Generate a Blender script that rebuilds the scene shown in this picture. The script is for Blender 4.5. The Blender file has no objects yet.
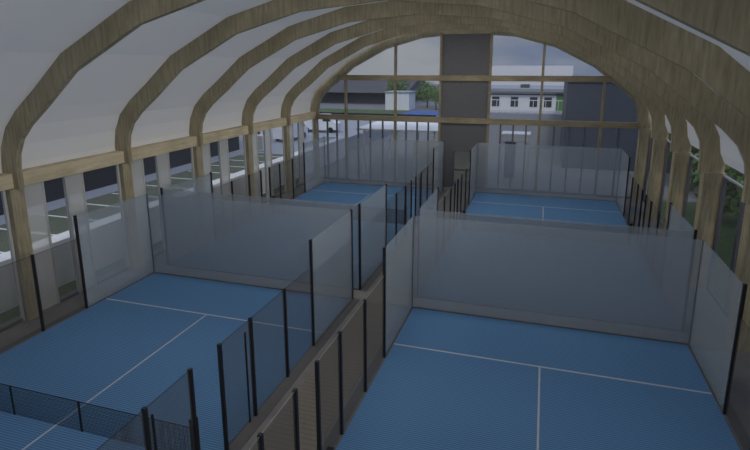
import bpy, bmesh, math, random
from mathutils import Vector, Matrix
random.seed(7)
S = bpy.context.scene
C = S.collection

# ------------------------------------------------------------------ helpers
def tag(o, label=None, cat=None, group=None, kind=None):
    if label: o['label'] = label
    if cat: o['category'] = cat
    if group: o['group'] = group
    if kind: o['kind'] = kind
    return o

def empty(name, loc, label=None, cat=None, group=None, kind=None):
    o = bpy.data.objects.new(name, None)
    o.empty_display_size = .2
    C.objects.link(o)
    o.location = loc
    return tag(o, label, cat, group, kind)

class MB:
    """collects boxes, prisms and quads into one mesh"""
    def __init__(s): s.bm = bmesh.new()
    def box(s, a, b, bevel=0):
        bm = bmesh.new()
        bmesh.ops.create_cube(bm, size=1)
        for v in bm.verts:
            v.co = Vector([(a[i]+b[i])/2 + v.co[i]*abs(b[i]-a[i]) for i in range(3)])
        if bevel:
            bmesh.ops.bevel(bm, geom=bm.edges[:], offset=bevel, segments=2, affect='EDGES', profile=.5)
        s._merge(bm); return s
    def _merge(s, bm):
        m = bpy.data.meshes.new('tmp'); bm.to_mesh(m); bm.free()
        s.bm.from_mesh(m); bpy.data.meshes.remove(m)
    def poly(s, pts):
        s.bm.faces.new([s.bm.verts.new(p) for p in pts]); return s
    def prism(s, pts2, y0, y1, axis='Y'):
        """extrude a closed outline (x,z) along Y (or (y,z) along X, or (x,y) along Z)"""
        def P(p, t):
            if axis == 'Y': return (p[0], t, p[1])
            if axis == 'X': return (t, p[0], p[1])
            return (p[0], p[1], t)
        A = [s.bm.verts.new(P(p, y0)) for p in pts2]
        B = [s.bm.verts.new(P(p, y1)) for p in pts2]
        n = len(pts2)
        s.bm.faces.new(A); s.bm.faces.new(B[::-1])
        for i in range(n):
            s.bm.faces.new((A[i], B[i], B[(i+1) % n], A[(i+1) % n]))
        return s
    def band(s, inner, outer, y0, y1):
        """solid between two polylines (x,z), thick along Y"""
        n = len(inner)
        v = [[s.bm.verts.new((p[0], y, p[1])) for p in L] for L in (inner, outer) for y in (y0, y1)]
        i0, i1, o0, o1 = v
        for k in range(n-1):
            s.bm.faces.new((i0[k], i0[k+1], o0[k+1], o0[k]))
            s.bm.faces.new((i1[k+1], i1[k], o1[k], o1[k+1]))
            s.bm.faces.new((i0[k+1], i0[k], i1[k], i1[k+1]))
            s.bm.faces.new((o0[k], o0[k+1], o1[k+1], o1[k]))
        for k in (0, n-1):
            s.bm.faces.new((i0[k], o0[k], o1[k], i1[k]))
        return s
    def cyl(s, p0, p1, r, n=10, r2=None):
        p0, p1 = Vector(p0), Vector(p1); d = p1-p0
        bm = bmesh.new()
        bmesh.ops.create_cone(bm, cap_ends=True, segments=n, radius1=r, radius2=r if r2 is None else r2, depth=d.length)
        M = Matrix.Translation((p0+p1)/2) @ d.to_track_quat('Z', 'Y').to_matrix().to_4x4()
        bmesh.ops.transform(bm, matrix=M, verts=bm.verts[:])
        s._merge(bm); return s
    def build(s, name, mat, parent=None, smooth=False, fix=True):
        if fix: bmesh.ops.recalc_face_normals(s.bm, faces=s.bm.faces[:])
        me = bpy.data.meshes.new(name); 
        if parent is not None:
            bmesh.ops.translate(s.bm, vec=-parent.matrix_world_loc if hasattr(parent, 'matrix_world_loc') else -wloc(parent), verts=s.bm.verts[:])
        s.bm.to_mesh(me); s.bm.free()
        if smooth:
            for p in me.polygons: p.use_smooth = True
        if mat: me.materials.append(mat)
        o = bpy.data.objects.new(name, me); C.objects.link(o)
        if parent is not None: o.parent = parent
        return o

def wloc(o):
    v = Vector(o.location)
    while o.parent is not None:
        o = o.parent; v += Vector(o.location)
    return v

# ------------------------------------------------------------------ materials
def newmat(name):
    m = bpy.data.materials.new(name); m.use_nodes = True
    nt = m.node_tree; nt.nodes.clear()
    out = nt.nodes.new('ShaderNodeOutputMaterial')
    return m, nt, out
def N(nt, t, **kw):
    n = nt.nodes.new(t)
    for k, v in kw.items():
        if k in n.inputs: n.inputs[k].default_value = v
        else: setattr(n, k, v)
    return n
def L(nt, a, b): nt.links.new(a, b)

def surf(name, c1, c2=None, rough=.7, scale=(1, 1, 1), nscale=4, detail=4, bump=0, spec=.3, metallic=0, lo=.35, hi=.65):
    """principled surface with a procedural two-tone noise"""
    m, nt, out = newmat(name)
    b = N(nt, 'ShaderNodeBsdfPrincipled', Roughness=rough, Metallic=metallic)
    b.inputs['Specular IOR Level'].default_value = spec
    tc = N(nt, 'ShaderNodeTexCoord'); mp = N(nt, 'ShaderNodeMapping')
    mp.inputs['Scale'].default_value = scale
    L(nt, tc.outputs['Object'], mp.inputs['Vector'])
    nz = N(nt, 'ShaderNodeTexNoise', Scale=nscale, Detail=detail, Roughness=.6)
    L(nt, mp.outputs[0], nz.inputs['Vector'])
    cr = N(nt, 'ShaderNodeValToRGB')
    cr.color_ramp.elements[0].position = lo; cr.color_ramp.elements[1].position = hi
    c2 = c2 or tuple(x*.9 for x in c1)
    cr.color_ramp.elements[0].color = (*c2, 1); cr.color_ramp.elements[1].color = (*c1, 1)
    L(nt, nz.outputs['Fac'], cr.inputs[0]); L(nt, cr.outputs[0], b.inputs['Base Color'])
    if bump:
        bp = N(nt, 'ShaderNodeBump', Strength=bump, Distance=.02)
        L(nt, nz.outputs['Fac'], bp.inputs['Height']); L(nt, bp.outputs[0], b.inputs['Normal'])
    L(nt, b.outputs[0], out.inputs[0])
    return m

def wood_mat(name, light, dark, grain=(7, 7, .7)):
    """glulam timber: streaky grain, lamella tint and small knots"""
    m, nt, out = newmat(name)
    b = N(nt, 'ShaderNodeBsdfPrincipled', Roughness=.62)
    b.inputs['Specular IOR Level'].default_value = .3
    tc = N(nt, 'ShaderNodeTexCoord'); mp = N(nt, 'ShaderNodeMapping')
    mp.inputs['Scale'].default_value = grain
    L(nt, tc.outputs['Object'], mp.inputs['Vector'])
    nz = N(nt, 'ShaderNodeTexNoise', Scale=1.3, Detail=5, Roughness=.62)
    L(nt, mp.outputs[0], nz.inputs['Vector'])
    cr = N(nt, 'ShaderNodeValToRGB')
    cr.color_ramp.elements[0].position = .3; cr.color_ramp.elements[1].position = .68
    cr.color_ramp.elements[0].color = (*dark, 1); cr.color_ramp.elements[1].color = (*light, 1)
    L(nt, nz.outputs['Fac'], cr.inputs[0])
    n2 = N(nt, 'ShaderNodeTexNoise', Scale=.6, Detail=2)
    L(nt, tc.outputs['Object'], n2.inputs['Vector'])
    mx = N(nt, 'ShaderNodeMix', data_type='RGBA', blend_type='MULTIPLY')
    mx.inputs[0].default_value = .45
    cr2 = N(nt, 'ShaderNodeValToRGB')
    cr2.color_ramp.elements[0].color = (.62, .6, .58, 1); cr2.color_ramp.elements[1].color = (1.15, 1.12, 1.1, 1)
    cr2.color_ramp.elements[0].position = .35; cr2.color_ramp.elements[1].position = .65
    L(nt, n2.outputs['Fac'], cr2.inputs[0])
    L(nt, cr.outputs[0], mx.inputs['A']); L(nt, cr2.outputs[0], mx.inputs['B'])
    vo = N(nt, 'ShaderNodeTexVoronoi', Scale=2.3); L(nt, tc.outputs['Object'], vo.inputs['Vector'])
    kn = N(nt, 'ShaderNodeMath', operation='LESS_THAN'); kn.inputs[1].default_value = .04
    L(nt, vo.outputs['Distance'], kn.inputs[0])
    m2 = N(nt, 'ShaderNodeMix', data_type='RGBA'); m2.inputs['B'].default_value = (*[x*.35 for x in dark], 1)
    L(nt, kn.outputs[0], m2.inputs[0]); L(nt, mx.outputs['Result'], m2.inputs['A'])
    L(nt, m2.outputs['Result'], b.inputs['Base Color'])
    L(nt, b.outputs[0], out.inputs[0])
    return m

def turf_mat():
    m, nt, out = newmat('blue_turf')
    b = N(nt, 'ShaderNodeBsdfPrincipled', Roughness=.75)
    b.inputs['Specular IOR Level'].default_value = .2
    tc = N(nt, 'ShaderNodeTexCoord')
    wv = N(nt, 'ShaderNodeTexWave', wave_type='BANDS', bands_direction='Y', Scale=TURF_SCALE, Distortion=.6, Detail=1)
    wv.inputs['Detail Scale'].default_value = .4
    L(nt, tc.outputs['Object'], wv.inputs['Vector'])
    nz = N(nt, 'ShaderNodeTexNoise', Scale=60, Detail=2); L(nt, tc.outputs['Object'], nz.inputs['Vector'])
    cr = N(nt, 'ShaderNodeValToRGB')
    cr.color_ramp.elements[0].color = (*TURF_D, 1); cr.color_ramp.elements[1].color = (*TURF_L, 1)
    L(nt, wv.outputs['Fac'], cr.inputs[0])
    mx = N(nt, 'ShaderNodeMix', data_type='RGBA', blend_type='MULTIPLY'); mx.inputs[0].default_value = .25
    L(nt, cr.outputs[0], mx.inputs['A']); L(nt, nz.outputs['Color'], mx.inputs['B'])
    L(nt, mx.outputs['Result'], b.inputs['Base Color'])
    L(nt, b.outputs[0], out.inputs[0])
    return m

def glass_mat(name, tint, veil, fac, gloss=.08, rough=.05):
    """milky safety glass: clear transmission, a light body veil and a sheen"""
    m, nt, out = newmat(name)
    tr = N(nt, 'ShaderNodeBsdfTransparent', Color=(*tint, 1))
    df = N(nt, 'ShaderNodeBsdfDiffuse', Color=(*veil, 1))
    mx = N(nt, 'ShaderNodeMixShader'); mx.inputs[0].default_value = fac
    L(nt, tr.outputs[0], mx.inputs[1]); L(nt, df.outputs[0], mx.inputs[2])
    gl = N(nt, 'ShaderNodeBsdfGlossy', Roughness=rough)
    lw = N(nt, 'ShaderNodeLayerWeight', Blend=.25)
    mu = N(nt, 'ShaderNodeMath', operation='MULTIPLY_ADD'); mu.inputs[1].default_value = gloss*3; mu.inputs[2].default_value = gloss*.3
    L(nt, lw.outputs['Fresnel'], mu.inputs[0])
    m2 = N(nt, 'ShaderNodeMixShader')
    L(nt, mu.outputs[0], m2.inputs[0]); L(nt, mx.outputs[0], m2.inputs[1]); L(nt, gl.outputs[0], m2.inputs[2])
    L(nt, m2.outputs[0], out.inputs[0])
    return m

def net_mat(name, col, cell, wire, axes):
    """woven wire/cord: a square grid of threads with open holes"""
    m, nt, out = newmat(name)
    tc = N(nt, 'ShaderNodeTexCoord'); sp = N(nt, 'ShaderNodeSeparateXYZ')
    L(nt, tc.outputs['Object'], sp.inputs[0])
    prev = None
    for a in axes:
        md = N(nt, 'ShaderNodeMath', operation='PINGPONG'); md.inputs[1].default_value = cell/2
        L(nt, sp.outputs[a], md.inputs[0])
        lt = N(nt, 'ShaderNodeMath', operation='LESS_THAN'); lt.inputs[1].default_value = wire/2
        L(nt, md.outputs[0], lt.inputs[0])
        if prev is None: prev = lt
        else:
            mx = N(nt, 'ShaderNodeMath', operation='MAXIMUM')
            L(nt, prev.outputs[0], mx.inputs[0]); L(nt, lt.outputs[0], mx.inputs[1]); prev = mx
    tr = N(nt, 'ShaderNodeBsdfTransparent'); b = N(nt, 'ShaderNodeBsdfPrincipled', Roughness=.5)
    b.inputs['Base Color'].default_value = (*col, 1)
    ms = N(nt, 'ShaderNodeMixShader')
    L(nt, prev.outputs[0], ms.inputs[0]); L(nt, tr.outputs[0], ms.inputs[1]); L(nt, b.outputs[0], ms.inputs[2])
    L(nt, ms.outputs[0], out.inputs[0])
    return m

def stripes_mat(name, c1, c2, axis, period, rough=.6):
    """planks / ribs: thin dark joints at a fixed period plus streaks"""
    m, nt, out = newmat(name)
    b = N(nt, 'ShaderNodeBsdfPrincipled', Roughness=rough)
    tc = N(nt, 'ShaderNodeTexCoord'); sp = N(nt, 'ShaderNodeSeparateXYZ'); L(nt, tc.outputs['Object'], sp.inputs[0])
    md = N(nt, 'ShaderNodeMath', operation='PINGPONG'); md.inputs[1].default_value = period/2
    L(nt, sp.outputs[axis], md.inputs[0])
    lt = N(nt, 'ShaderNodeMath', operation='LESS_THAN'); lt.inputs[1].default_value = period*.06
    L(nt, md.outputs[0], lt.inputs[0])
    nz = N(nt, 'ShaderNodeTexNoise', Scale=3, Detail=4); L(nt, tc.outputs['Object'], nz.inputs['Vector'])
    cr = N(nt, 'ShaderNodeValToRGB')
    cr.color_ramp.elements[0].color = (*[x*.8 for x in c1], 1); cr.color_ramp.elements[1].color = (*c1, 1)
    L(nt, nz.outputs['Fac'], cr.inputs[0])
    mx = N(nt, 'ShaderNodeMix', data_type='RGBA'); mx.inputs['B'].default_value = (*c2, 1)
    L(nt, lt.outputs[0], mx.inputs[0]); L(nt, cr.outputs[0], mx.inputs['A'])
    L(nt, mx.outputs['Result'], b.inputs['Base Color']); L(nt, b.outputs[0], out.inputs[0])
    return m

RIB_FILL_W = 160; SIDE_FILL_W = 75
TURF_SCALE = 4.0
TURF_D = (.055, .135, .27); TURF_L = (.125, .265, .46)
M = {}
M['turf'] = turf_mat()
M['line'] = surf('court_line_paint', (.42, .43, .46), rough=.7)
M['concrete'] = surf('hall_concrete', (.185, .178, .17), (.15, .145, .14), rough=.8, nscale=1.5)
M['kerb'] = surf('dark_kerb', (.10, .098, .10), rough=.8)
M['deck'] = stripes_mat('brown_deck', (.175, .155, .13), (.09, .075, .06), 1, .18)
M['wood'] = wood_mat('glulam', (.42, .37, .25), (.235, .205, .13))
M['beamwood_lit'] = wood_mat('glulam_beam_lit', (.64, .555, .385), (.47, .40, .265), grain=(.8, .8, 7))  # paler than the ribs: the stronger light on the beams is in the colour
M['railwood'] = wood_mat('glulam_rail', (.27, .235, .155), (.18, .15, .10), grain=(.8, 7, 7))
def ceiling_mat():
    m, nt, out = newmat('ceiling_translucent')
    d = N(nt, 'ShaderNodeBsdfDiffuse', Color=(.745, .75, .76, 1)); t = N(nt, 'ShaderNodeBsdfTranslucent', Color=(.78, .75, .70, 1))
    ms = N(nt, 'ShaderNodeMixShader'); ms.inputs[0].default_value = .14  # slight translucency added so sky light brightens the hall
    L(nt, d.outputs[0], ms.inputs[1]); L(nt, t.outputs[0], ms.inputs[2]); L(nt, ms.outputs[0], out.inputs[0])
    return m
M['ceiling'] = ceiling_mat()
M['black'] = surf('black_steel', (.012, .012, .014), rough=.4, spec=.4)
M['glass'] = glass_mat('court_glass', (.87, .89, .90), (.47, .52, .58), .29, gloss=.1, rough=.1)
M['winglass'] = glass_mat('window_glass', (.94, .95, .955), (.5, .52, .55), .03, gloss=.03, rough=.3)
M['milky'] = glass_mat('milky_window_glass', (.93, .94, .95), (.74, .74, .72), .42, gloss=.05, rough=.1)
M['mesh'] = net_mat('fence_wire', (.075, .066, .056), .035, .0085, (1, 2))
M['net'] = net_mat('net_cord', (.012, .014, .018), .045, .014, (0, 2))
M['tape'] = surf('net_tape', (.02, .022, .03), rough=.8)
M['frame'] = surf('window_frame_grey', (.40, .41, .42), rough=.5)
M['jamb'] = surf('window_stile_pale', (.47, .47, .46), (.38, .38, .37), rough=.6, scale=(6, 6, .4))
M['darkframe'] = surf('dark_frame', (.10, .10, .115), rough=.5)
M['endpanel'] = surf('grey_panel', (.105, .107, .118), rough=.7)
M['edge'] = surf('glass_edge', (.07, .08, .10), rough=.3)
M['steelrail'] = surf('galvanised', (.35, .33, .29), rough=.45, metallic=.3)

# ------------------------------------------------------------------ layout
XC = -1.29                    # hall centre line
Y0, DY = -5.15, 5.55          # arch spacing
ARCH_Y = [Y0 + k*DY for k in range(-2, 6)]     # -16.25 ... 22.6
YE = 22.35
XL = [-12.58, 0.0]            # left edge of each court; 10 m wide
COURT_Y = [0.0, 21.02]        # far glass of each court; 20 m long
GH, MH = 3.84, 2.95           # glass and mesh height
INNER = [(12.36, 0), (12.36, 5.9), (12.27, 6.45), (12.0, 7.0), (11.5, 7.52), (10.6, 8.22), (9.2, 9.4), (6.4, 10.85), (3.5, 11.65), (0, 11.95)]
def offset(pts, d):
    out = []
    for i, p in enumerate(pts):
        ns = []
        if i > 0: a, b = pts[i-1], p; ns.append((b[1]-a[1], -(b[0]-a[0])))
        if i < len(pts)-1: a, b = p, pts[i+1]; ns.append((b[1]-a[1], -(b[0]-a[0])))
        ns = [Vector(n).normalized() for n in ns]
        if i == len(pts)-1: ns = [Vector((0, 1))]
        n = sum(ns, Vector((0, 0))).normalized()
        k = 1/max(.5, n.dot(ns[0]))
        out.append((p[0]+n.x*d*k, p[1]+n.y*d*k))
    return out
def full(pts):  # left to right outline around the centre line
    return [(XC-u, z) for u, z in pts] + [(XC+u, z) for u, z in pts[::-1][1:]]
OUTER = offset(INNER, .95)

# ------------------------------------------------------------------ the shell
fl = MB(); fl.box((-14.6, -24, -.15), (12.1, YE+.3, -.02)); fl.build('floor', M['concrete']); 
tag(bpy.data.objects['floor'], kind='structure')
tag(MB().box((-1.95, -24, -.02), (-.42, 1.0, .0)).build('floor_deck', M['deck']), kind='structure')

# ceiling sheet between the ribs; the right side is glazed up to z = 5.85
cin = offset(INNER, .72); cou = offset(INNER, .95)
LEFT0 = (cin[1][0], 5.5)
ci = full([(cin[1][0], 5.5)] + cin[1:]); co = full([(cou[1][0], 5.5)] + cou[1:])
# the right side is glazed up to z = 6.3
ci = ci[:-1] + [(11.98, 5.55)]; co = co[:-2] + [(XC+cou[1][0]-.02, 6.35)]
mc = MB()
for a, b in zip(ci, ci[1:]): mc.poly([(a[0], -24, a[1]), (b[0], -24, b[1]), (b[0], YE, b[1]), (a[0], YE, a[1])])
bmesh.ops.remove_doubles(mc.bm, verts=mc.bm.verts[:], dist=1e-4)
tag(mc.build('ceiling', M['ceiling']), kind='structure')

ORD = ['first', 'second', 'third', 'fourth', 'fifth', 'sixth', 'seventh', 'eighth']
def arch(k, y):
    lab = ['laminated timber arch spanning the hall above the camera',
           'nearest laminated timber arch, only its knotty flank showing at the top right corner',
           'laminated timber arch whose left foot stands beside the front left court',
           'laminated timber arch with its left foot level with the first glass back walls',
           'third laminated timber arch from the front, beside the left rear court',
           'fourth laminated timber arch from the front, behind the middle of the rear courts',
           'fifth laminated timber arch, last before the glazed end wall',
           'farthest laminated timber arch framing the glazed end wall'][k]
    r = empty('timber_arch', (XC, y, 0), lab, 'arch', 'laminated timber arches of the hall')
    t = .11; tc_ = .36
    # curved rib
    MB().band(full([(12.36, 5.15)] + INNER[1:]), full([(OUTER[0][0], 5.15)] + OUTER[1:]), y-t, y+t).build('rib', M['wood'], r)
    for s in (-1, 1):
        a, b = XC+s*12.53, XC+s*(OUTER[0][0]+.03)
        if s < 0: b = XC-12.8
        MB().box((min(a, b), y-tc_, -.02), (max(a, b), y+.2, 5.15)).build('column', M['wood'], r)
        # steel connection plate between column and rib
    return r
for k, y in enumerate(ARCH_Y): arch(k, y)

# eave beams on the left and thin rails on the right, one per bay
for k in range(1, 7):
    ya, yb = ARCH_Y[k]+.15, ARCH_Y[k+1]-.15
    nm = ['', 'in front of the nearest arch at the left edge', 'over the side windows of the front left court',
          'over the side windows behind the front left glass wall', 'over the third window bay on the left',
          'over the fourth window bay on the left', 'over the last left window bay beside the end wall'][k]
    tag(MB().box((-14.42, ya-.04 if k > 1 else ya, 5.17), (-13.9, yb+.04, 5.72), .01).build('timber_beam', M['beamwood_lit']),
        'horizontal timber eave beam ' + nm, 'beam', 'timber eave beams on the left')

def glazing(n, x, ya, yb, zt, side):
    """one bay of the side windows"""
    w = empty('window_%d' % n, (x, (ya+yb)/2, 0)); tag(w, kind='structure')
    ym = (ya+yb)/2
    # transparent pane, stiles and a broad middle stile
    MB().box((x-.012, ya, .05), (x+.012, yb, zt)).build('pane', M['winglass'], w)
    for q0, q1 in ((ya+.02, ya+.95), (ym-.46, ym+.4)):
        MB().box((x+.03, q0, .05), (x+.055, q1, zt)).build('sliding_leaf', M['milky'], w)
        MB().box((x-.03, q1-.07, 0), (x+.075, q1, zt)).build('stile', M['jamb'], w)
    MB().box((x-.05, ym-.54, 0), (x+.08, ym-.46, zt)).build('stile', M['frame'], w)
    MB().box((x-.05, yb-.1, 0), (x+.05, yb, zt)).build('stile', M['jamb'], w)
    MB().box((x-.07, ya+.95, 0), (x+.05, yb-.09, .12)).build('sill', M['darkframe'], w)
    return w
wn = 1
for k in range(1, 7):
    glazing(wn, -14.06, ARCH_Y[k]+.24, ARCH_Y[k+1]-.38, 5.17, 0); wn += 1
def glazing_right(n, x, ya, yb):
    w = empty('window_%d' % n, (x, (ya+yb)/2, 0)); tag(w, kind='structure')
    MB().box((x-.012, ya, .05), (x+.012, yb, 5.55)).build('pane', M['winglass'], w)
    f = MB()
    for yy in (ya, (ya+yb)/2-.12, yb-.2): f.box((x-.06, yy, 0), (x+.06, yy+.22, 5.02))
    f.build('stile', M['darkframe'], w)
    MB().box((x-.05, ya, 5.02), (x+.05, yb, 5.1)).build('rail', M['frame'], w)
    MB().box((x-.06, ya, 0), (x+.06, yb, .12)).build('sill', M['darkframe'], w)
for k in range(1, 7):
    glazing_right(wn, 11.98, ARCH_Y[k]+.24, ARCH_Y[k+1]-.38); wn += 1

# ---- glazed end wall
def archz(x):
    u = abs(x-XC); P = INNER
    for a, b in zip(P[1:], P[2:]):
        if b[0] <= u <= a[0]:
            t = (a[0]-u)/(a[0]-b[0]); return a[1]+t*(b[1]-a[1])
    return 5.9
MX = [-13.65, -11.1, -6.85, -3.2, .58, 4.38, 8.65, 11.07]
SUB = [2, 3, 3, 0, 3, 3, 1]
for i in range(7):
    xa, xb = MX[i], MX[i+1]
    if i == 3: continue
    w = empty('window_%d' % wn, ((xa+xb)/2, YE, 0)); tag(w, kind='structure'); wn += 1
    def top(x): return archz(x)+.3
    xs = [xa + (xb-xa)*t/8 for t in range(9)]
    MB().prism([(xa, .05), (xb, .05)] + [(x, top(x)) for x in xs[::-1]], YE-.012, YE+.012).build('pane', M['winglass'], w)
    f = MB()
    n = SUB[i]
    for q in range(1, n+1):
        x = xa+(xb-xa)*q/(n+1); f.box((x-.06, YE-.09, .1), (x+.06, YE+.05, 5.2))
    f.box((xa, YE-.09, 0), (xb, YE+.05, .14))
    f.build('frame', M['darkframe'], w)
for i in range(1, 7):
    x = MX[i]
    tag(MB().box((x-.09, YE-.16, 0), (x+.09, YE+.1, archz(x)+.2)).build('trim_%d' % i, M['railwood']), kind='structure')
for j, z in enumerate((5.35, 8.6)):
    u = 12.36 if j == 0 else 10.5
    tag(MB().box((XC-u, YE-.22, z-.2), (XC+u, YE+.1, z+.22)).build('trim_%d' % (7+j), M['railwood']), kind='structure')
# solid centre bay with a doorway
ep = MB()
ep.box((-3.2, YE-.06, 3.05), (.58, YE+.06, 11.9)); ep.box((-3.2, YE-.06, 0), (-2.05, YE+.06, 3.05)); ep.box((-.5, YE-.06, 0), (.58, YE+.06, 3.05))
tag(ep.build('wall_back', M['endpanel']), kind='structure')
d = empty('door_1', (-1.28, YE, 0)); tag(d, kind='structure')
fr = MB()
for a in ((-2.05, -1.95), (-.6, -.5)): fr.box((a[0], YE-.09, 0), (a[1], YE+.09, 3.05))
fr.box((-1.95, YE-.09, 2.95), (-.6, YE+.09, 3.05)); fr.box((-1.95, YE-.09, 1.36), (-.6, YE+.09, 1.5))
fr.build('frame', M['darkframe'], d)
MB().box((-1.95, YE-.01, .05), (-.6, YE+.01, 2.95)).build('pane', M['winglass'], d)

# ------------------------------------------------------------------ courts
CN = {(0, 0): 'front left court', (1, 0): 'front right court', (0, 1): 'left rear court', (1, 1): 'right rear court'}
SIDE = {(0, 'L'): 'window side', (0, 'R'): 'corridor side', (1, 'L'): 'corridor side', (1, 'R'): 'right wall side'}
def post(p, h, parent, w=.045):
    x, y = p
    MB().box((x-w, y-w, -.003), (x+w, y+w, h), .006).build('post', M['black'], parent)

for ci_ in (0, 1):
    for cj in (0, 1):
        x0 = XL[ci_]; x1 = x0+10; yf = COURT_Y[cj]; yn = yf-20; ym = yf-10
        nm = CN[(ci_, cj)]
        # playing surface
        r = empty('court_surface', ((x0+x1)/2, ym, 0), 'blue turf playing surface with white lines of the ' + nm, 'court', 'blue padel courts')
        MB().box((x0+.065, yn+.065, -.02), (x1-.065, yf-.065, 0)).build('turf', M['turf'], r)
        for yy in (yf-3.05, yn+3.05):
            MB().box((x0+.08, yy-.035, 0), (x1-.08, yy+.035, .004)).build('service_line', M['line'], r)
        MB().box(((x0+x1)/2-.028, yn+3.1, 0), ((x0+x1)/2+.028, yf-3.1, .004)).build('center_line', M['line'], r)
        for a, b in (((x0-.32, yn-.1), (x0+.06, yf+.12)), ((x1-.06, yn-.1), (x1+.32, yf+.12))):
            MB().box((a[0], a[1], -.02), (b[0], b[1], -.004)).build('edging', M['kerb'], r)
        # glass back walls
        for far in (1, 0):
            if cj == 0 and not far: continue
            y = yf if far else yn
            lab = 'long translucent glass back wall ' + ('at the far end' if far else 'at the near end') + ' of the ' + nm
            if cj == 0: lab = 'long translucent glass back wall closing the ' + nm
            g = empty('glass_wall', ((x0+x1)/2, y, 0), lab, 'glass wall', 'glass back walls of the courts')
            MB().box((x0+.03, y-.012, .02), (x1-.03, y+.012, GH)).build('pane', M['glass'], g)
            MB().box((x0+.07, y-.03, -.02), (x1-.07, y+.03, .03)).build('base_rail', M['kerb'], g)
            for xx, blk in ((x0, (ci_, cj, far) == (0, 1, 0)), (x1, (ci_ == 0 or (cj == 1 and not far)))):
                if blk: post((xx, y), GH+.06, g)
                else: MB().box((xx-.025, y-.025, -.003), (xx+.025, y+.025, GH+.01)).build('corner_profile', M['edge'], g)
        # glass side walls, 4 m each
        for sx, sd in ((x0, 'L'), (x1, 'R')):
            for far in (1, 0):
                if cj == 0 and not far: continue
                ya, yb = (yf-4, yf) if far else (yn, yn+4)
                lab = 'short glass side wall, %s, %s corner of the %s' % (SIDE[(ci_, sd)], 'far' if far else 'near', nm)
                g = empty('side_glass', (sx, (ya+yb)/2, 0), lab, 'glass wall', 'short glass side walls')
                MB().box((sx-.012, ya+.05, .02), (sx+.012, yb-.05, GH)).build('pane', M['glass'], g)
                py = ya if far else yb
                post((sx, py), GH+.06, g)
                MB().box((sx-.03, ya+.06, -.003), (sx+.03, yb-.06, .03)).build('base_rail', M['kerb'], g)
            for far in (1, 0):
                ya, yb = (ym+.6, yf-4.05) if far else (yn+4.05, ym-.6)
                py = [ym+.6, yf-8, yf-6] if far else [ym-.6, ym-2.02, ym-4, ym-5.97]
                if far: py = [ym+.55, ym+2, ym+4]
                else: py = [ym-.6, ym-2.05, ym-4]
                lab = 'black wire mesh fence run, %s, %s half of the %s' % (SIDE[(ci_, sd)], 'far' if far else 'near', nm)
                g = empty('mesh_fence', (sx, (ya+yb)/2, 0), lab, 'fence', 'wire mesh fences along the courts')
                MB().poly([(sx, ya, .03), (sx, yb, .03), (sx, yb, MH), (sx, ya, MH)]).build('wire_mesh', M['mesh'], g, fix=False)
                MB().box((sx-.004, ya, MH-.006), (sx+.004, yb, MH+.006)).build('top_wire', M['steelrail'] if (ci_ == 1 and sd == 'L') else M['black'], g)
                for yy in py: post((sx, yy), MH+.03, g, .045)
                yy = ym+(1.7 if far else -1.86)
                if sd == 'R' and ci_ == 0: MB().box((sx-.02, yy-.02, -.003), (sx+.02, yy+.02, 2.7)).build('brace', M['black'], g)
        # net
        g = empty('court_net', ((x0+x1)/2, ym, 0), 'low dark net across the middle of the ' + nm, 'net', 'court nets')
        xa, xb = x0+.5, x1-.5
        MB().poly([(xa, ym, .02), (xb, ym, .02), (xb, ym, .9), (xa, ym, .9)]).build('net_cord', M['net'], g, fix=False)
        MB().box((xa, ym-.008, .9), (xb, ym+.008, .925)).build('top_tape', M['tape'], g)
        for xx in (xa, xb): MB().box((xx-.08, ym-.08, .002), (xx+.08, ym+.08, 1.2), .01).build('net_post', M['black'], g)
        for q in range(5):
            xx = x0+1.1+2.4*q
            if xx < xb-.2: MB().box((xx-.02, ym-.016, .006), (xx+.02, ym+.016, .93)).build('strap', M['black'], g)

# ------------------------------------------------------------------ outside
M['paver'] = surf('grass_paver', (.155, .172, .118), (.085, .096, .066), rough=.9, nscale=14, lo=.4, hi=.6)
M['white'] = surf('white_render', (.86, .86, .87), rough=.8)
M['road'] = surf('pale_road', (.34, .36, .40), rough=.85)
M['darkwall'] = surf('charcoal_cladding', (.022, .024, .03), rough=.6)
M['grass'] = surf('grass', (.10, .15, .065), (.055, .095, .04), rough=.95, nscale=3)
M['asphalt'] = surf('asphalt', (.20, .205, .22), (.16, .165, .18), rough=.9, nscale=.6)
M['roof'] = surf('dark_roof', (.10, .10, .115), (.08, .08, .09), rough=.8, nscale=.4)
M['navy'] = surf('navy_cladding', (.07, .083, .112), rough=.6)
M['bluecourt'] = surf('blue_court_paint', (.07, .14, .40), rough=.8)
M['leaf'] = surf('leaves', (.22, .36, .10), (.07, .12, .04), rough=.7, nscale=2.5)
M['leafd'] = surf('dark_leaves', (.16, .27, .09), (.055, .10, .04), rough=.7, nscale=2.5)
M['bark'] = surf('bark', (.10, .08, .06), rough=.9)
M['windark'] = surf('dark_window', (.05, .055, .065), rough=.2, spec=.6)
M['greenpaint'] = surf('green_paint', (.12, .28, .10), rough=.6)
M['bluepaint'] = surf('blue_paint', (.10, .16, .33), rough=.6)
M['beige'] = surf('beige_wall', (.66, .63, .52), rough=.8)

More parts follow.
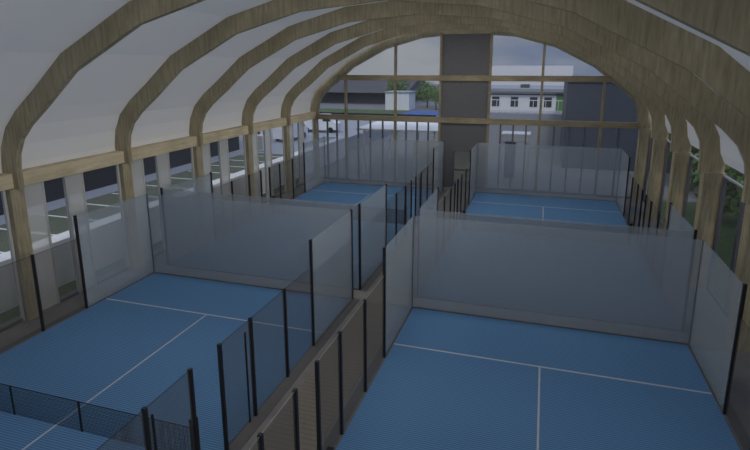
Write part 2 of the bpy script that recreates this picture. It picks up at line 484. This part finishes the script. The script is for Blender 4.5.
tag(MB().box((-160, YE+.45, -.3), (120, 260, -.08)).build('ground', M['asphalt']), kind='structure')
tag(MB().box((12.1, -30, -.3), (60, YE+.45, -.08)).build('ground_right', M['grass']), kind='structure')
tag(MB().box((-15.7, -30, -.3), (-14.6, YE+.45, -.06)).build('ground_left', M['grass']), kind='structure')
tag(MB().box((-60, -40, -.3), (-16.3, 60, 1.6)).build('ground_terrace', M['road']), kind='structure')
tag(MB().box((-16.45, -40, -.1), (-15.55, 34, 2.0)).build('garden_wall', M['white']), 'low white wall with broad bright coping outside the left windows', 'wall')
p = empty('car_park', (-19, 8, 1.6), 'green grass-paved car park with white bay lines beyond the low white wall', 'car park')
MB().box((-21.6, -38, 1.6), (-16.5, 24, 1.62)).build('paving', M['paver'], p)
for k in range(-12, 11):
    y = 1.8+2.6*k
    if -30 < y < 24: MB().box((-21.4, y-.07, 1.62), (-16.8, y+.07, 1.632)).build('bay_line', M['white'], p)
b = empty('long_building', (-27, 0, 1.6), 'long black flat building across the road on the left', 'building')
MB().box((-34, -40, 1.6), (-23.4, 25.5, 8.6)).build('walls', M['darkwall'], b)
MB().box((-34.2, -40.2, 8.6), (-23.2, 25.7, 8.8)).build('roof', M['roof'], b)

def van(x, y, z, rot, label):
    r = empty('van', (0, 0, 0), label, 'van')
    MB().prism([(-2.4, .35), (2.4, .35), (2.4, 1.1), (1.7, 1.35), (1.15, 2.15), (-2.4, 2.15)], -.95, .95).build('body', M['white'], r)
    MB().prism([(1.62, 1.37), (1.18, 2.0), (.55, 2.0), (.55, 1.37)], -.96, .96).build('cab_window', M['windark'], r)
    for sx in (-1.5, 1.5):
        for sy in (-.86, .86):
            MB().cyl((sx, sy-.1, .34), (sx, sy+.1, .34), .34, 16).build('wheel', M['black'], r)
    r.location = (x, y, z); r.rotation_euler.z = rot
    return r
van(-21.8, 33.5, 1.6, math.radians(90), 'white van parked beyond the fourth window bay on the left')
van(-21.5, 41, 1.6, math.radians(8), 'white van parked farthest back in the left car park')

def tree(name, x, y, z, h, r, label, mat, group=None, n=900, cat='tree', trunk=True, low=.42):
    t = empty(name, (x, y, z), label, cat, group)
    rnd = random.Random(int(x*31+y*17))
    if trunk: MB().cyl((x, y, z), (x, y, z+h*.55), .16, 8, .09).build('trunk', M['bark'], t, True)
    bm = MB()
    blobs = [(Vector((x+rnd.uniform(-.5, .5)*r, y+rnd.uniform(-.5, .5)*r, z+h*rnd.uniform(low, .85))), r*rnd.uniform(.4, .65)) for _ in range(9)]
    s = .11*math.sqrt(h)
    for _ in range(n):
        c, rr = rnd.choice(blobs)
        dv = Vector((rnd.gauss(0, 1), rnd.gauss(0, 1), rnd.gauss(0, 1))).normalized()*rr*(rnd.random()**.35)
        pnt = c+dv
        a = Vector((rnd.gauss(0, 1), rnd.gauss(0, 1), rnd.gauss(0, 1))).normalized()
        u = a.orthogonal().normalized()*s; v = a.cross(u).normalized()*s*.6
        bm.poly([pnt-u, pnt-v, pnt+u, pnt+v])
    bm.build('foliage', mat, t, fix=False)
    return t
RT = [(15.2, -2.5, 6.2), (16.5, 3.2, 7.2), (15.6, 8.3, 6.6), (16.8, 13.5, 7.4), (15.8, 18.6, 6.2), (17.6, 24.5, 7.6), (16.2, 30, 7.0), (30, 40, 8)]
RL = ['first', 'second', 'third', 'fourth', 'fifth', 'sixth', 'seventh', 'eighth']
for i, (x, y, h) in enumerate(RT):
    tree('garden_tree', x, y, -.1, h, 2.5, 'leafy green tree outside the right windows, %s from the front' % RL[i], M['leaf'] if i % 2 else M['leafd'], 'trees outside the right wall', 2200, low=.22)
tag(MB().box((24, -30, -.1), (24.8, 95, 6)).build('hedge_wall', M['leafd']), 'tall clipped green hedge behind the right hand trees', 'hedge')

uc = empty('utility_cabinet', (-21.0, 25.3, 1.6), 'white utility cabinet at the far edge of the green car park', 'cabinet')
MB().box((-21.5, 25.0, 1.7), (-20.5, 25.6, 3.15), .02).build('body', M['white'], uc)
MB().box((-21.45, 25.03, 1.6), (-20.55, 25.57, 1.7)).build('plinth', M['road'], uc)
MB().box((-21.44, 24.975, 1.78), (-20.56, 24.999, 3.08)).build('door', M['frame'], uc)
tree('garden_tree', -25.5, 33.0, 1.6, 4.2, 2.0, 'bushy green tree behind the white utility cabinet on the left', M['leafd'], None, 800)

# end of the hall: buildings and lawn
b = empty('big_building', (-45, 125, 0), 'wide low building with dark grey roof beyond the left half of the end wall', 'building')
MB().box((-62, 112, -.1), (-29, 140, 2.8)).build('walls', M['roof'], b)
MB().prism([(110, 2.8), (142, 2.8), (130, 5.6), (122, 5.6)], -63, -28, 'X').build('roof', M['roof'], b)
b = empty('white_building', (-26, 98, 0), 'small white box building seen left of the grey central panel', 'building')
MB().box((-29, 95, -.08), (-23.6, 101, 3.7)).build('walls', M['white'], b)
MB().box((-29.2, 94.8, 3.7), (-23.4, 101.2, 3.9)).build('roof', M['road'], b)
tag(MB().box((-70, 68, -.08), (-12, 94.5, -.06)).build('lawn', M['grass']), 'strip of green lawn outside the left half of the end wall', 'lawn')
tag(MB().box((-22.8, 80, -.06), (-13, 94.3, -.04)).build('outdoor_court', M['bluecourt']), 'bright blue outdoor court left of the grey central panel', 'court')
for i, (x, y, h, lab) in enumerate([(-21.5, 104.5, 6.2, 'round green tree behind the small white building'),
                                    (-18.2, 98, 5.2, 'green tree nearest the grey central panel, beyond the blue outdoor court'),
                                    (-29, 106.5, 6.6, 'dark green tree rising behind the white building roof')]):
    tree('distant_tree', x, y, -.1, h, 3.4, lab, M['leaf'], None, 900)
b = empty('hillside_building', (2, 170, 0), 'long pale flat topped building on the skyline right of the central panel', 'building')
MB().box((-12.6, 160, -.1), (12.6, 180, 9.35)).build('walls', M['white'], b)
b = empty('terrace_building', (2, 52, 0), 'white two storey building behind a white railing, right of the central panel', 'building')
MB().box((-6, 50, -.1), (9, 62, 6.4)).build('walls', M['white'], b)
MB().box((-6.3, 49.4, 6.4), (9.3, 62, 6.75)).build('roof', M['road'], b)
for x0_ in (-3.6, -1.7, .6, 2.9, 4.6):
    MB().box((x0_, 49.95, 4.5), (x0_+.9, 50.02, 5.7)).build('window', M['windark'], b)
MB().box((-6.1, 49.9, 5.95), (9.1, 50.0, 6.1)).build('gutter', M['roof'], b)
MB().box((6.0, 49.95, 4.1), (7.2, 50.03, 6.2)).build('green_panel', M['greenpaint'], b)
MB().box((1.6, 52, 6.75), (2.7, 54, 7.15)).build('roof_vent', M['roof'], b)
MB().box((-6, 46, -.1), (9, 49.9, 4.0)).build('terrace', M['road'], b)
r = empty('railing', (1.5, 46.33, 4.01), 'white metal railing along the terrace outside the end wall', 'railing')
for z in (5.5, 4.15): MB().box((-5, 46.3, z), (8.3, 46.36, z+.08)).build('handrail' if z > 5 else 'bottom_rail', M['white'], r)
for q in range(20):
    x = -5+q*.7; MB().box((x-.03, 46.3, 4.01), (x+.03, 46.36, 5.5)).build('baluster', M['white'], r)
b = empty('navy_building', (16, 36, 0), 'dark navy clad building filling the right end of the end wall', 'building')
MB().box((6.6, 34, -.08), (23, 44, 8.0)).build('walls', M['navy'], b)
MB().box((6.5, 33.9, 8.0), (23.1, 44.1, 8.12)).build('roof_edge', M['navy'], b)
b = empty('kiosk', (2.4, 27, 0), 'white kiosk with fascia board and slim legs outside the end wall', 'kiosk')
MB().box((1.35, 26, 3.35), (3.7, 28, 4.0), .02).build('fascia', M['white'], b)
for x in (1.45, 3.6):
    MB().box((x-.09, 26.05, -.08), (x+.09, 26.25, 3.35)).build('leg', M['white'], b)
MB().box((1.6, 27.6, -.08), (2.5, 27.8, 3.35)).build('back_panel', M['bluepaint'], b)
tag(MB().box((-6, 25.2, -.1), (.2, 25.5, 3.2)).build('lobby_wall', M['beige']), 'beige wall seen through the open doorway in the end wall', 'wall')

b = empty('canopy', (-7.3, 29, 0), 'white flat canopy on slim white legs outside the left half of the end wall', 'canopy')
MB().box((-11.2, 25, 4.0), (-3.6, 34, 4.15), .02).build('roof', M['white'], b)
for x, y in ((-10.5, 25.3), (-7.5, 25.3), (-4.2, 25.3), (-10.5, 33.6), (-7.5, 33.6), (-4.2, 33.6)):
    MB().box((x-.08, y-.08, -.08), (x+.08, y+.08, 4.0)).build('leg', M['white'], b)
r = empty('dark_fence', (-20, 66, 0), 'low dark fence along the lawn edge just under the left end beam', 'fence')
MB().box((-38, 65.95, .1), (-12, 66.05, 1.7)).build('panel', M['darkwall'], r)
for q in range(14): MB().box((-38+q*2-.05, 65.85, -.08), (-38+q*2+.05, 65.95, 1.8)).build('post', M['black'], r)

# ------------------------------------------------------------------ world: soft cloudy sky
W = bpy.data.worlds.new('sky'); S.world = W; W.use_nodes = True
nt = W.node_tree; nt.nodes.clear()
out = nt.nodes.new('ShaderNodeOutputWorld'); bg = nt.nodes.new('ShaderNodeBackground')
tc = N(nt, 'ShaderNodeTexCoord')
sp = N(nt, 'ShaderNodeSeparateXYZ'); L(nt, tc.outputs['Generated'], sp.inputs[0])
mp = N(nt, 'ShaderNodeMapping'); mp.inputs['Scale'].default_value = (1, 1, 3.2); mp.inputs['Location'].default_value = (.35, 0, .2)
L(nt, tc.outputs['Generated'], mp.inputs[0])
nz = N(nt, 'ShaderNodeTexNoise', Scale=2.6, Detail=6, Roughness=.55); L(nt, mp.outputs[0], nz.inputs['Vector'])
cr = N(nt, 'ShaderNodeValToRGB'); cr.color_ramp.elements[0].position = .46; cr.color_ramp.elements[1].position = .64
ad = N(nt, 'ShaderNodeMath', operation='MULTIPLY_ADD'); ad.inputs[1].default_value = -.95
L(nt, sp.outputs[0], ad.inputs[0]); L(nt, nz.outputs['Fac'], ad.inputs[2]); L(nt, ad.outputs[0], cr.inputs[0])
hz = N(nt, 'ShaderNodeValToRGB')
hz.color_ramp.elements[0].position = 0; hz.color_ramp.elements[0].color = (.135, .18, .29, 1)
hz.color_ramp.elements[1].position = .5; hz.color_ramp.elements[1].color = (.12, .17, .30, 1)
L(nt, sp.outputs[2], hz.inputs[0])
mx = N(nt, 'ShaderNodeMix', data_type='RGBA'); mx.inputs['B'].default_value = (.31, .325, .36, 1)
L(nt, cr.outputs[0], mx.inputs[0]); L(nt, hz.outputs[0], mx.inputs['A'])
L(nt, mx.outputs['Result'], bg.inputs[0]); zr = N(nt, 'ShaderNodeMapRange'); zr.inputs['From Min'].default_value = .2; zr.inputs['From Max'].default_value = .6
zr.inputs['To Min'].default_value = 1.0; zr.inputs['To Max'].default_value = 2.6
L(nt, sp.outputs[2], zr.inputs['Value']); L(nt, zr.outputs[0], bg.inputs[1])
L(nt, bg.outputs[0], out.inputs[0])

sl = bpy.data.lights.new('sun', 'SUN'); sl.energy = .9; sl.angle = math.radians(12); sl.color = (1, .96, .9)
so = bpy.data.objects.new('sun', sl); C.objects.link(so)
so.rotation_euler = Vector((-.25, .75, -1.0)).to_track_quat('-Z', 'Y').to_euler()

# ------------------------------------------------------------------ added fill: unseen linear area lights behind each rib brighten the hall
for k, y in enumerate(ARCH_Y[:-1]):
    for u, z, ln, rot, pw in ((0, 12.4, 6.0, 0, .7), (-7.0, 11.15, 2.6, -40, .55), (7.0, 11.15, 2.6, 40, .55)):
        ld = bpy.data.lights.new('rib_fill_light', 'AREA'); ld.shape = 'RECTANGLE'; ld.size = ln; ld.size_y = .14
        ld.energy = RIB_FILL_W*pw; ld.color = (1, .98, .95)
        lo_ = bpy.data.objects.new('rib_fill_light', ld); C.objects.link(lo_); lo_.location = (XC+u, y+.24, z)
        lo_.rotation_euler = (0, math.radians(rot), 0)

# added side fill: unseen area lights behind each rib, aimed at the opposite wall
for k, y in enumerate(ARCH_Y[:-1]):
    for sg, pw in ((1, SIDE_FILL_W), (-1, SIDE_FILL_W*.45)):
        ld = bpy.data.lights.new('side_fill_light', 'AREA'); ld.shape = 'RECTANGLE'; ld.size = .5; ld.size_y = .14
        ld.energy = pw; ld.color = (1, .97, .92); ld.spread = math.radians(75)
        lo_ = bpy.data.objects.new('side_fill_light', ld); C.objects.link(lo_)
        p0 = Vector((XC+sg*11.3, y+.24, 8.35)); lo_.location = p0
        lo_.rotation_euler = (Vector((XC-sg*13, y+.6, 1.6))-p0).to_track_quat('-Z', 'Y').to_euler()

# ------------------------------------------------------------------ camera
cam = bpy.data.cameras.new('camera'); co_ = bpy.data.objects.new('camera', cam); C.objects.link(co_)
cam.sensor_width = 36; cam.lens = 532.86/750*36
cam.shift_y = -40.6/750
cam.clip_end = 600; cam.clip_start = .05
ya, pi_, ro = -.3045, .2199, -.0016
fw = Vector((math.sin(ya)*math.cos(pi_), math.cos(ya)*math.cos(pi_), -math.sin(pi_)))
r0 = Vector((math.cos(ya), -math.sin(ya), 0)); u0 = r0.cross(fw)
rr = r0*math.cos(ro)+u0*math.sin(ro); uu = -r0*math.sin(ro)+u0*math.cos(ro)
Mx = Matrix((rr, uu, -fw)).transposed().to_4x4(); Mx.translation = (4.5846, -19.58, 9.59)
co_.matrix_world = Mx
S.camera = co_

S.view_settings.view_transform = 'Standard'; S.view_settings.look = 'None'
S.view_settings.gamma = 1; S.view_settings.use_curve_mapping = False
S.view_settings.exposure = 0.0
try:
    S.cycles.transparent_max_bounces = 40
    S.cycles.max_bounces = 10; S.cycles.diffuse_bounces = 6
    S.cycles.use_denoising = True
except Exception: pass
